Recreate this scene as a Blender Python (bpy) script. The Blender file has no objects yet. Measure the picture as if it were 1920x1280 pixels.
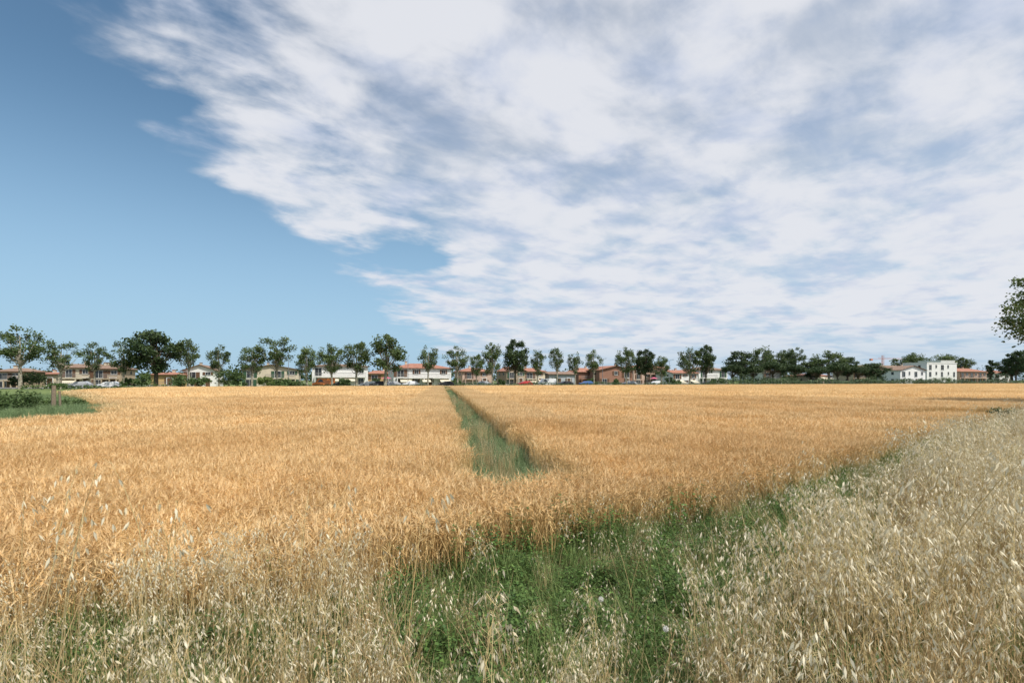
import bpy, math, random
import numpy as np
from mathutils import Vector, Matrix

random.seed(7); rng=np.random.default_rng(11)
scene=bpy.context.scene
scene.view_settings.view_transform='Standard'; scene.view_settings.look='None'; scene.view_settings.exposure=0; scene.view_settings.gamma=1
R=random.random
def U(a,b): return a+(b-a)*random.random()

# ------------------------------------------------------------------ camera
EYE=1.8
cam_d=bpy.data.cameras.new("camera"); cam=bpy.data.objects.new("camera",cam_d)
scene.collection.objects.link(cam); scene.camera=cam
cam.location=(0,0,EYE); cam.rotation_euler=(math.radians(90),0,0)
cam_d.sensor_width=36; cam_d.lens=18; cam_d.shift_y=(712-640)/1920.0
cam_d.clip_start=0.05; cam_d.clip_end=9000

# ------------------------------------------------------------------ light
tosun=Vector((0.72,-0.55,0)).normalized(); el=math.radians(56)
tosun=Vector((tosun.x*math.cos(el),tosun.y*math.cos(el),math.sin(el)))
sl=bpy.data.lights.new("sun","SUN"); sl.energy=4.8; sl.angle=math.radians(0.6); sl.color=(1,0.96,0.89)
so=bpy.data.objects.new("sun",sl); scene.collection.objects.link(so)
so.rotation_euler=(-tosun).to_track_quat('-Z','Y').to_euler()

# ------------------------------------------------------------------ node helpers
class NT:
    def __init__(s,tree): s.t=tree; s.n=tree.nodes; s.l=tree.links
    def new(s,ty,**k):
        n=s.n.new(ty)
        for a,b in k.items(): setattr(n,a,b)
        return n
    def put(s,sock,v):
        if isinstance(v,bpy.types.NodeSocket): s.l.new(v,sock)
        else: sock.default_value=v
    def m(s,op,a,b=0.0,c=0.0,clamp=False):
        n=s.new('ShaderNodeMath',operation=op,use_clamp=clamp)
        s.put(n.inputs[0],a); s.put(n.inputs[1],b); s.put(n.inputs[2],c); return n.outputs[0]
    def mr(s,v,a,b,c=0.0,d=1.0,smooth=True):
        n=s.new('ShaderNodeMapRange',interpolation_type='SMOOTHSTEP' if smooth else 'LINEAR')
        for i,x in enumerate((v,a,b,c,d)): s.put(n.inputs[i],x)
        return n.outputs[0]
    def noise(s,vec,scale,detail=4,rough=.55,dist=0.0):
        n=s.new('ShaderNodeTexNoise'); s.put(n.inputs['Vector'],vec)
        n.inputs['Scale'].default_value=scale; n.inputs['Detail'].default_value=detail
        n.inputs['Roughness'].default_value=rough; n.inputs['Distortion'].default_value=dist
        return n.outputs[0]
    def mix(s,f,a,b,bt='MIX'):
        n=s.new('ShaderNodeMix',data_type='RGBA',blend_type=bt)
        s.put(n.inputs[0],f)
        s.put(n.inputs[6],a if isinstance(a,bpy.types.NodeSocket) else (*a,1))
        s.put(n.inputs[7],b if isinstance(b,bpy.types.NodeSocket) else (*b,1))
        return n.outputs[2]

# ------------------------------------------------------------------ world / sky
w=bpy.data.worlds.new("World"); scene.world=w; w.use_nodes=True
N=NT(w.node_tree); N.n.clear()
out=N.new('ShaderNodeOutputWorld')
sky=N.new('ShaderNodeTexSky',sky_type='NISHITA'); sky.sun_disc=False
sky.sun_elevation=el; sky.sun_rotation=math.atan2(tosun.x,tosun.y)
sky.altitude=0; sky.air_density=1.0; sky.dust_density=0.6; sky.ozone_density=1.6
tc=N.new('ShaderNodeTexCoord'); sep=N.new('ShaderNodeSeparateXYZ'); N.l.new(tc.outputs['Generated'],sep.inputs[0])
X,Y,Z=sep.outputs
zc=N.m('ADD',N.m('MAXIMUM',Z,0.0),0.12)
px=N.m('DIVIDE',X,zc); py=N.m('DIVIDE',Y,zc)
def comb(a,b,c=0.0):
    n=N.new('ShaderNodeCombineXYZ'); N.put(n.inputs[0],a);N.put(n.inputs[1],b);N.put(n.inputs[2],c); return n.outputs[0]
a=math.radians(40)
rx=N.m('ADD',N.m('MULTIPLY',px,math.cos(a)),N.m('MULTIPLY',py,math.sin(a)))
ry=N.m('SUBTRACT',N.m('MULTIPLY',py,math.cos(a)),N.m('MULTIPLY',px,math.sin(a)))
n_edge=N.noise(comb(px,py,5.0),1.4,3,.5)
n_puff=N.noise(comb(N.m('MULTIPLY',rx,.85),ry,3.7),3.4,7,.53,0.2)
n_fib=N.noise(comb(N.m('MULTIPLY',rx,0.6),N.m('MULTIPLY',ry,1.15),8.2),7.5,6,.56,0.5)
n_big=N.noise(comb(px,py,4.3),1.25,3,.5,0.2)
n_mid=N.noise(comb(rx,ry,9.1),3.4,6,.55,0.3)
def gauss(cx,cy,sx,sy):
    dx=N.m('DIVIDE',N.m('SUBTRACT',px,cx),sx); dy=N.m('DIVIDE',N.m('SUBTRACT',py,cy),sy)
    r=N.m('ADD',N.m('MULTIPLY',dx,dx),N.m('MULTIPLY',dy,dy))
    return N.m('EXPONENT',N.m('MULTIPLY',r,-1.0))
e=N.m('ADD',px,0.88)
e=N.m('ADD',e,N.m('MULTIPLY',N.m('SUBTRACT',n_edge,.5),0.3))
e=N.m('ADD',e,N.m('MULTIPLY',N.m('SUBTRACT',n_puff,.5),1.1))
e=N.m('ADD',e,N.m('MULTIPLY',N.m('SUBTRACT',n_fib,.5),0.4))
e=N.m('ADD',e,N.m('MULTIPLY',gauss(-.90,1.85,.22,.34),0.58))
e=N.m('ADD',e,N.m('MULTIPLY',gauss(-.88,2.28,.16,.20),0.35))
e=N.m('ADD',e,N.m('MULTIPLY',gauss(-.95,1.12,.22,.25),0.30))
e=N.m('SUBTRACT',e,N.m('MULTIPLY',gauss(-.50,2.72,.22,.30),0.75))
e=N.m('ADD',e,N.m('MULTIPLY',gauss(-.78,3.7,.2,.7),0.16))
e=N.m('SUBTRACT',e,N.m('MULTIPLY',gauss(-.97,1.43,.12,.06),0.55))
cov=N.mr(e,-0.04,0.40)
th=N.m('ADD',N.m('MULTIPLY',n_puff,.62),N.m('MULTIPLY',n_big,.32))
th=N.m('ADD',th,N.m('MULTIPLY',n_fib,.12))
th=N.m('ADD',th,N.m('MULTIPLY',N.mr(px,-0.9,1.3),.05))
dens=N.mr(th,0.43,0.62,0.10,1.0)
veil=N.m('ADD',N.m('MULTIPLY',N.mr(px,-.95,.1),.42),N.m('MULTIPLY',N.mr(n_fib,.3,.7),.15))
dens=N.m('ADD',veil,N.m('MULTIPLY',N.m('SUBTRACT',1.0,veil),dens))
alpha=N.m('MULTIPLY',cov,dens)
alpha=N.m('MULTIPLY',alpha,N.mr(Z,0.0,0.10,0.30,0.95))
shade=N.mr(N.m('ADD',N.m('MULTIPLY',n_mid,.55),N.m('MULTIPLY',th,.55)),.45,.64)
ccol=N.mix(shade,(0.59,0.65,0.79),(0.79,0.805,0.855))
bg1=N.new('ShaderNodeBackground'); bg1.inputs[1].default_value=0.105
skyc=N.mix(1.0,sky.outputs[0],(0.95,1.16,1.14),'MULTIPLY'); N.l.new(skyc,bg1.inputs[0])
haze=N.new('ShaderNodeBackground'); haze.inputs[0].default_value=(0.38,0.57,0.78,1); haze.inputs[1].default_value=1.0
mh=N.new('ShaderNodeMixShader'); N.put(mh.inputs[0],N.mr(Z,-0.02,0.46,0.85,0.0)); N.l.new(bg1.outputs[0],mh.inputs[1]); N.l.new(haze.outputs[0],mh.inputs[2])
bg2=N.new('ShaderNodeBackground'); N.l.new(ccol,bg2.inputs[0]); bg2.inputs[1].default_value=1.0
mx=N.new('ShaderNodeMixShader'); N.l.new(alpha,mx.inputs[0]); N.l.new(mh.outputs[0],mx.inputs[1]); N.l.new(bg2.outputs[0],mx.inputs[2])
N.l.new(mx.outputs[0],out.inputs[0])

# ------------------------------------------------------------------ materials
def mat(name,col,rough=.8,var=0.0,nscale=3.0,tint=0.0,trans=0.0,rnd=0.0,col2=None,bigvar=None,metal=0.0,spec=0.3):
    m=bpy.data.materials.new(name); m.use_nodes=True; n=NT(m.node_tree); n.n.clear()
    o=n.new('ShaderNodeOutputMaterial'); geo=n.new('ShaderNodeNewGeometry')
    c=n.mix(0.0,col,col)
    if col2 is not None:
        if tint>0:
            at=n.new('ShaderNodeAttribute',attribute_name='tint'); c=n.mix(at.outputs['Fac'],col,col2)
        else:
            c=n.mix(n.mr(n.noise(geo.outputs['Position'],nscale,5),.38,.62),col,col2)
    if bigvar is not None:
        bc,bs=bigvar
        c=n.mix(n.m('MULTIPLY',n.mr(n.noise(geo.outputs['Position'],bs,4,.6),.42,.66),.6),c,bc)
    if rnd>0:
        oi=n.new('ShaderNodeObjectInfo')
        v=n.mr(oi.outputs['Random'],0,1,1-rnd,1+rnd,False)
        hs=n.new('ShaderNodeHueSaturation'); n.put(hs.inputs['Value'],v); n.l.new(c,hs.inputs['Color']); c=hs.outputs[0]
    if var>0:
        v=n.mr(n.noise(geo.outputs['Position'],nscale*2.3,6,.65),.3,.7,1-var,1+var)
        hs=n.new('ShaderNodeHueSaturation'); n.put(hs.inputs['Value'],v); n.l.new(c,hs.inputs['Color']); c=hs.outputs[0]
    p=n.new('ShaderNodeBsdfPrincipled'); n.l.new(c,p.inputs['Base Color']); p.inputs['Roughness'].default_value=rough
    p.inputs['Specular IOR Level'].default_value=spec; p.inputs['Metallic'].default_value=metal
    if trans>0:
        t=n.new('ShaderNodeBsdfTranslucent'); n.l.new(c,t.inputs[0]); ms=n.new('ShaderNodeMixShader'); ms.inputs[0].default_value=trans
        n.l.new(p.outputs[0],ms.inputs[1]); n.l.new(t.outputs[0],ms.inputs[2]); n.l.new(ms.outputs[0],o.inputs[0])
    else: n.l.new(p.outputs[0],o.inputs[0])
    return m
M={}
M['barley_ear']=mat('barley_ear',(.69,.465,.205),.6,tint=1,col2=(.83,.64,.37),trans=.25,rnd=.08,bigvar=((.62,.40,.175),.10),spec=.2)
M['barley_stem']=mat('barley_stem',(.52,.325,.13),.6,tint=1,col2=(.70,.52,.25),trans=.2,rnd=.08,spec=.2)
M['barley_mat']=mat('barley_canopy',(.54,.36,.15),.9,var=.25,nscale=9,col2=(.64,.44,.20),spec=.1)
M['oat_spike']=mat('oat_spikelet',(.66,.57,.38),.5,tint=1,col2=(.80,.73,.55),trans=.3,rnd=.1)
M['oat_stem']=mat('oat_stem',(.56,.41,.19),.6,tint=1,col2=(.56,.48,.25),trans=.2,rnd=.12)
M['dry_grass']=mat('dry_grass_blade',(.44,.29,.13),.7,tint=1,col2=(.68,.54,.30),trans=.25,rnd=.15)
M['weed']=mat('weed_leaf',(.045,.10,.022),.6,tint=1,col2=(.14,.225,.055),trans=.3,rnd=.25)
M['grass']=mat('grass_blade',(.07,.13,.03),.6,tint=1,col2=(.24,.30,.10),trans=.3,rnd=.25)
M['ditch']=mat('ditch_grass',(.10,.17,.07),.6,tint=1,col2=(.29,.36,.17),trans=.3,rnd=.2)
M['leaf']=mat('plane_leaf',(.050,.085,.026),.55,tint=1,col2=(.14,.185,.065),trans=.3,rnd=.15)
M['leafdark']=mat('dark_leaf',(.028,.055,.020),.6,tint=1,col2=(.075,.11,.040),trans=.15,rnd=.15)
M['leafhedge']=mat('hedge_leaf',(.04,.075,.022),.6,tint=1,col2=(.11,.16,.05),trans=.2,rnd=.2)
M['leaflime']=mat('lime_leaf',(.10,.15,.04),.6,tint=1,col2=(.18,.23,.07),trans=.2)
M['bark']=mat('plane_bark',(.24,.20,.15),.9,var=.3,nscale=3,col2=(.38,.35,.28))
M['barkdark']=mat('dark_bark',(.10,.08,.055),.9,var=.3,nscale=3)
M['ground']=mat('ground_soil',(.12,.10,.055),.95,var=.3,nscale=1.5,col2=(.08,.11,.04),spec=.1)
M['green']=mat('grass_ground',(.10,.15,.05),.95,var=.25,nscale=.6,col2=(.18,.21,.08),spec=.1)
M['asphalt']=mat('asphalt',(.05,.05,.052),.9,var=.15,nscale=2)
M['concrete']=mat('concrete',(.36,.35,.33),.9,var=.12,nscale=2)
M['white']=mat('white_paint',(.74,.73,.70),.8,var=.05,nscale=.6)
M['cream']=mat('cream_render',(.56,.49,.37),.85,var=.08,nscale=.5)
M['beige']=mat('beige_render',(.42,.33,.23),.85,var=.08,nscale=.5)
M['pink']=mat('pink_render',(.53,.38,.30),.85,var=.08,nscale=.5)
M['grey']=mat('grey_render',(.40,.42,.44),.85,var=.08,nscale=.5)
M['ochre']=mat('ochre_render',(.50,.34,.16),.85,var=.08,nscale=.5)
M['brick']=mat('brick_wall',(.30,.16,.11),.9,var=.15,nscale=2)
M['tile_red']=mat('red_roof_tiles',(.30,.125,.08),.85,var=.2,nscale=1.5,col2=(.38,.19,.13))
M['tile_brown']=mat('brown_roof_tiles',(.20,.13,.09),.85,var=.2,nscale=1.5,col2=(.28,.19,.14))
M['glass']=mat('window_glass',(.03,.035,.04),.15,spec=.6)
M['shut_b']=mat('brown_shutter',(.13,.07,.04),.6)
M['shut_g']=mat('green_shutter',(.04,.09,.05),.6)
M['rail']=mat('railing',(.22,.21,.20),.5)
M['awning']=mat('awning_cloth',(.68,.62,.48),.8)
M['wood']=mat('weathered_wood',(.22,.17,.12),.9,var=.3,nscale=8)
M['metal']=mat('galvanised_metal',(.32,.33,.34),.4,metal=.6)
M['tyre']=mat('tyre_rubber',(.02,.02,.02),.8)
M['paintline']=mat('road_paint',(.75,.75,.72),.7)
M['crane']=mat('crane_paint',(.55,.20,.12),.5)
M['fluff']=mat('seed_fluff',(.80,.78,.74),.9,trans=.4)
M['parasol']=mat('parasol_cloth',(.60,.14,.22),.8,trans=.2)
def carpaint(name,c): return mat(name,c,.25,spec=.6)

# ------------------------------------------------------------------ mesh builder
class MB:
    def __init__(s): s.v=[];s.f=[];s.m=[];s.t=[]
    def face(s,pts,m=0,t=0.0):
        i=len(s.v); s.v.extend([tuple(p) for p in pts]); s.f.append(tuple(range(i,i+len(pts)))); s.m.append(m); s.t.append(t)
    def tube(s,pts,rad,sides=6,m=0,t=0.5):
        rings=[]
        for k,p in enumerate(pts):
            p=Vector(p)
            d=(Vector(pts[min(k+1,len(pts)-1)])-Vector(pts[max(k-1,0)]))
            if d.length<1e-6: d=Vector((0,0,1))
            d.normalize(); a=d.orthogonal().normalized(); b=d.cross(a)
            base=len(s.v)
            for j in range(sides):
                an=2*math.pi*j/sides; q=p+(a*math.cos(an)+b*math.sin(an))*rad[k]; s.v.append(tuple(q))
            rings.append(base)
        for k in range(len(pts)-1):
            for j in range(sides):
                j2=(j+1)%sides
                s.f.append((rings[k]+j,rings[k]+j2,rings[k+1]+j2,rings[k+1]+j)); s.m.append(m); s.t.append(t)
        s.f.append(tuple(rings[-1]+j for j in range(sides))); s.m.append(m); s.t.append(t)
    def box(s,x0,x1,y0,y1,z0,z1,m=0,t=.5):
        i=len(s.v)
        s.v.extend([(x0,y0,z0),(x1,y0,z0),(x1,y1,z0),(x0,y1,z0),(x0,y0,z1),(x1,y0,z1),(x1,y1,z1),(x0,y1,z1)])
        for q in ((0,3,2,1),(4,5,6,7),(0,1,5,4),(1,2,6,5),(2,3,7,6),(3,0,4,7)):
            s.f.append(tuple(i+k for k in q)); s.m.append(m); s.t.append(t)
    def mesh(s,name,mats):
        me=bpy.data.meshes.new(name); me.from_pydata(s.v,[],s.f)
        for x in mats: me.materials.append(M[x] if isinstance(x,str) else x)
        me.polygons.foreach_set('material_index',np.array(s.m,dtype=np.int32))
        at=me.attributes.new('tint','FLOAT','FACE'); at.data.foreach_set('value',np.array(s.t,dtype=np.float32))
        me.update(); return me
    def obj(s,name,mats,parent=None,loc=None,rotz=0,link=True):
        o=bpy.data.objects.new(name,s.mesh(name,mats))
        if link: scene.collection.objects.link(o)
        if parent: o.parent=parent
        if loc is not None: o.location=loc
        o.rotation_euler=(0,0,rotz)
        return o
def empty(name,loc,rotz=0):
    o=bpy.data.objects.new(name,None); scene.collection.objects.link(o); o.location=loc; o.rotation_euler=(0,0,rotz); o.empty_display_size=.5; return o

# ------------------------------------------------------------------ layout
SL=0.357; ANG=math.atan(SL)
def at_bearing(px_,D0):           # bearing measured on the photo, D0 = offset of a line parallel to the street
    u=(px_-960)/960.0; d=D0/(1-SL*u); return u*d,d
def height(py_,d): return EYE+(712-py_)*d/960.0

WHEAT=np.array([(-30,3.3),(-3.54,3.5),(-2.15,3.7),(-1.3,4.04),(-.55,4.83),(.82,5.6),(2.24,6.33),(4.56,8.1),(9.1,12.1),(20,21),(50,44),(235,185),(235,203.9),(-66,96.4),(-58,66),(-36,43),(-17.5,22),(-16.7,16.9),(-30,15.2)])
def inpoly(x,y,poly):
    c=np.zeros(x.shape,bool); n=len(poly); j=n-1
    for i in range(n):
        xi,yi=poly[i]; xj,yj=poly[j]
        cond=((yi>y)!=(yj>y))&(x<(xj-xi)*(y-yi)/((yj-yi)+1e-12)+xi)
        c^=cond; j=i
    return c
def edgedist(x,y,poly):
    best=np.full(x.shape,1e9); n=len(poly)
    for i in range(n):
        ax,ay=poly[i]; bx,by=poly[(i+1)%n]; dx,dy=bx-ax,by-ay
        t=np.clip(((x-ax)*dx+(y-ay)*dy)/(dx*dx+dy*dy),0,1)
        best=np.minimum(best,np.hypot(x-ax-t*dx,y-ay-t*dy))
    return best
def ditch_c(y): return 0.12-0.140*(y-8.1)
HW=0.74
def inditch(x,y,m=0.0):
    s=x-ditch_c(y)
    wob=0.07*np.sin(y*1.7)+0.06*np.sin(y*.63+1)
    dt=(np.abs(s)<HW+m+wob)&(y>7.15-m+0.25*np.abs(s))&(y<112)
    # short bare track in the far right corner
    tr=(np.abs(y-(21.9+.12*(x-18)))<.55+m*.9)&(x>15.6)&(x<22.5)
    return dt|tr
def inview(x,y,m=2.5,k=1.15): return (np.abs(x)<k*y+m)&(y>0.6)

ss=sorted(set([-3000,-1500,-800,-400,-200,-100,-50,-25,-12,-6,-3,-1.6,-1.1,-.85,-.65,-.45,-.2,0,.2,.45,.65,.85,1.1,1.6,3,6,12,25,50,100,200,400,800,1500,3000]))
ys=[-60,-20,-5,0,2,4,6,7,7.6,8.1,8.6,10,12,15,20,30,45,60,80,100,108,112,116,130,170,250,400,800,1600,3500]
g=MB(); idx={}
for j,y in enumerate(ys):
    for i,s_ in enumerate(ss):
        prof=max(0,1-(abs(s_)/.95)**2)
        ramp=min(1,max(0,(y-7.0)/1.2))*min(1,max(0,(112-y)/6))
        idx[i,j]=len(g.v); g.v.append((ditch_c(min(max(y,0),130))+s_,y,-.38*prof*ramp))
for j in range(len(ys)-1):
    for i in range(len(ss)-1):
        g.f.append((idx[i,j],idx[i+1,j],idx[i+1,j+1],idx[i,j+1])); g.m.append(0); g.t.append(0)
g.obj('ground',['ground'])
vg=MB()
def line_pt(X,D0): return (X,D0+SL*X)
a0=line_pt(-600,119.5);a1=line_pt(900,119.5);a2=line_pt(900,900);a3=line_pt(-600,900)
vg.face([(a0[0],a0[1],.012),(a1[0],a1[1],.012),(a2[0],a2[1],.012),(a3[0],a3[1],.012)])
vg.obj('grass_verge',['green'])
lm=MB(); lm.face([(x,y,.004) for x,y in [(-200,14),(-31,15),(-17.3,17.2),(-18,22),(-36.5,43),(-58.5,66),(-66.5,95.5),(-200,47.5)]])
lm.obj('meadow',['green'])

# ------------------------------------------------------------------ scatter
def scatter(name,pts,rot,scl,protos):
    n=len(pts)
    me=bpy.data.meshes.new(name); me.vertices.add(n); me.vertices.foreach_set('co',np.asarray(pts,dtype=np.float32).ravel())
    a=me.attributes.new('rot','FLOAT_VECTOR','POINT'); a.data.foreach_set('vector',np.asarray(rot,dtype=np.float32).ravel())
    s3=np.asarray(scl,dtype=np.float32)
    if s3.ndim==1: s3=np.stack([s3,s3,s3],1)
    a=me.attributes.new('scl','FLOAT_VECTOR','POINT'); a.data.foreach_set('vector',s3.ravel())
    a=me.attributes.new('pick','INT','POINT'); a.data.foreach_set('value',rng.integers(0,len(protos),n).astype(np.int32))
    o=bpy.data.objects.new(name,me); scene.collection.objects.link(o)
    col=bpy.data.collections.new(name+'_parts')
    for p in protos: col.objects.link(p)
    gt=bpy.data.node_groups.new(name+'_gn','GeometryNodeTree')
    gt.interface.new_socket('Geometry',in_out='INPUT',socket_type='NodeSocketGeometry')
    gt.interface.new_socket('Geometry',in_out='OUTPUT',socket_type='NodeSocketGeometry')
    nn=gt.nodes; l=gt.links
    gi=nn.new('NodeGroupInput');go=nn.new('NodeGroupOutput'); ip=nn.new('GeometryNodeInstanceOnPoints'); ci=nn.new('GeometryNodeCollectionInfo')
    ci.inputs['Collection'].default_value=col; ci.inputs['Separate Children'].default_value=True; ci.inputs['Reset Children'].default_value=True
    def att(nm,ty):
        q=nn.new('GeometryNodeInputNamedAttribute'); q.data_type=ty; q.inputs['Name'].default_value=nm; return q.outputs[0]
    l.new(gi.outputs[0],ip.inputs['Points']); l.new(ci.outputs[0],ip.inputs['Instance']); ip.inputs['Pick Instance'].default_value=True
    l.new(att('pick','INT'),ip.inputs['Instance Index']); l.new(att('rot','FLOAT_VECTOR'),ip.inputs['Rotation']); l.new(att('scl','FLOAT_VECTOR'),ip.inputs['Scale'])
    l.new(ip.outputs[0],go.inputs[0])
    md=o.modifiers.new('scatter','NODES'); md.node_group=gt
    return o
def zrot(n,tilt=0.0): return np.stack([rng.normal(0,tilt,n) if tilt else np.zeros(n),rng.normal(0,tilt,n) if tilt else np.zeros(n),rng.uniform(0,6.283,n)],1)
def proto(mb,name,mats): return mb.obj(name,mats,link=False)

# ---- barley prototypes
def barley(side,n,h,detail,wmul):
    b=MB()
    for _ in range(n):
        x=U(-side/2,side/2)*1.12; y=U(-side/2,side/2)*1.12; hh=h*U(.82,1.08); an=U(0,6.283); ln=U(.02,.13)
        dx,dy=math.cos(an)*ln,math.sin(an)*ln
        pa=U(0,3.14); wx,wy=math.cos(pa),math.sin(pa); ws=.0022*wmul; we=.0068*wmul; t=R()
        p0=(x,y,0 if detail>0 else h*.35); p1=(x+dx*.4,y+dy*.4,hh*.55); p2=(x+dx,y+dy,hh*.86)
        if detail>0:
            b.face([(p0[0]-wx*ws,p0[1]-wy*ws,p0[2]),(p0[0]+wx*ws,p0[1]+wy*ws,p0[2]),(p1[0]+wx*ws,p1[1]+wy*ws,p1[2]),(p1[0]-wx*ws,p1[1]-wy*ws,p1[2])],1,t)
            b.face([(p1[0]-wx*ws,p1[1]-wy*ws,p1[2]),(p1[0]+wx*ws,p1[1]+wy*ws,p1[2]),(p2[0]+wx*ws,p2[1]+wy*ws,p2[2]),(p2[0]-wx*ws,p2[1]-wy*ws,p2[2])],1,t)
        else:
            b.face([(p0[0]-wx*ws,p0[1]-wy*ws,p0[2]),(p0[0]+wx*ws,p0[1]+wy*ws,p0[2]),p2],1,t)
        nod=U(.3,1.6); L=.070*(1+.25*(wmul-1)); ex,ey=math.cos(an),math.sin(an)
        q=Vector(p2); d=Vector((ex*math.sin(nod),ey*math.sin(nod),math.cos(nod))); tip=q+d*L; mid=q+d*L*.45
        sd=Vector((-ey,ex,0)); up=d.cross(sd)
        b.face([q,mid+sd*we,tip,mid-sd*we],0,t)
        if detail>0: b.face([q,mid+up*we,tip,mid-up*we],0,t*.6)
        for k in range(3 if detail>1 else (2 if detail else 1)):
            a=d+sd*U(-.4,.4)+up*U(-.35,.35); a.normalize(); st=q+d*L*U(.2,.9); w_=(.0013 if detail>1 else .0020)*wmul
            b.face([st-sd*w_,st+sd*w_,st+a*L*U(1.1,1.6)],0,min(1,t+.3))
        if detail>1 and R()<.7:
            lz=hh*U(.25,.75); la=U(0,6.283); lx,ly=math.cos(la),math.sin(la); LL=U(.10,.2)
            c0=Vector((x,y,lz)); c1=c0+Vector((lx*LL*.5,ly*LL*.5,LL*.35)); c2=c0+Vector((lx*LL,ly*LL,-LL*U(0,.5))); s2=Vector((-ly,lx,0))*.0035
            b.face([c0-s2,c0+s2,c1+s2,c1-s2],1,R()); b.face([c1-s2,c1+s2,c2],1,R())
    return b
BH=.53
near_p=[proto(barley(.5,185,BH,2,1.0),'barley_tile_a%d'%i,['barley_ear','barley_stem']) for i in range(4)]
mid_p=[proto(barley(1.0,400,BH,1,1.7),'barley_tile_b%d'%i,['barley_ear','barley_stem']) for i in range(3)]
far_p=[proto(barley(3.0,1000,BH,0,3.4),'barley_tile_c%d'%i,['barley_ear','barley_stem']) for i in range(3)]
def gridpts(step,x0,x1,y0,y1,jit):
    gx,gy=np.meshgrid(np.arange(x0,x1,step),np.arange(y0,y1,step)); x=gx.ravel()+rng.uniform(-jit,jit,gx.size); y=gy.ravel()+rng.uniform(-jit,jit,gx.size); return x,y
def wave(x,y): return 1+.05*np.sin(x*.9+y*.37)+.04*np.sin(x*.31-y*.83+2)+.03*np.sin(x*2.3+1.1*y)
def field(name,step,y0,y1,x0,x1,protos,edge,jit,marg=2.5):
    x,y=gridpts(step,x0,x1,0.5,210,jit); r=np.hypot(x,y)
    k=(r>=y0)&(r<y1)&inpoly(x,y,WHEAT)&(~inditch(x,y,edge))&inview(x,y,marg)
    if edge>.3: k&=edgedist(x,y,WHEAT)>edge*.6
    x,y=x[k],y[k]; n=len(x); sc=np.stack([np.ones(n),np.ones(n),wave(x,y)*rng.uniform(.95,1.05,n)],1)
    scatter(name,np.stack([x,y,np.zeros(n)],1),zrot(n),sc,protos); print(name,n)
field('barley_field',.44,0,16,-20,20,near_p,.12,.08)
field('barley_field',.92,16,46,-55,55,mid_p,.45,.12,4)
field('barley_field',2.8,46,420,-140,240,far_p,1.3,.3,10)
yy=np.arange(16,110,.5)
xs_=[];yl=[]
for sgn in (-1,1):
    for off in (.32,.85,1.4,2.0):
        xs_.append(ditch_c(yy)+sgn*(HW+off)+rng.uniform(-.08,.08,len(yy))); yl.append(yy+rng.uniform(-.1,.1,len(yy)))
x=np.concatenate(xs_); y=np.concatenate(yl); n=len(x)
scatter('barley_field',np.stack([x,y,np.zeros(n)],1),zrot(n),np.stack([np.full(n,.6),np.full(n,.6),rng.uniform(.95,1.08,n)],1),mid_p)
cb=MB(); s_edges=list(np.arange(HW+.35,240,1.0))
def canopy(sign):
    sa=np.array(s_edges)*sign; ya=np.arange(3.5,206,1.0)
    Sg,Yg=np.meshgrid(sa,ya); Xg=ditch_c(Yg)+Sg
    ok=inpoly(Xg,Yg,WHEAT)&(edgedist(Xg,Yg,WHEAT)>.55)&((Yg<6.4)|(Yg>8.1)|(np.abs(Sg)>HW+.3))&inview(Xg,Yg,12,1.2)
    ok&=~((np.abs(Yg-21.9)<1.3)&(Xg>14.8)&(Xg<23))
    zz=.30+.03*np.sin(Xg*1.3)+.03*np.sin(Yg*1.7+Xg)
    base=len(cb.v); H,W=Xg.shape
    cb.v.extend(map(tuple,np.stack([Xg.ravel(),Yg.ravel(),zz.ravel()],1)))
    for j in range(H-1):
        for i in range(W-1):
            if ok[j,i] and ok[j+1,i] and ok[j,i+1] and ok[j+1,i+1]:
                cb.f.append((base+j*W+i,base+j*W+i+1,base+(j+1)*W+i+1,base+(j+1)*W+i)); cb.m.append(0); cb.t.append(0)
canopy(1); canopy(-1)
cb.obj('barley_canopy',['barley_mat'])

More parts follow.
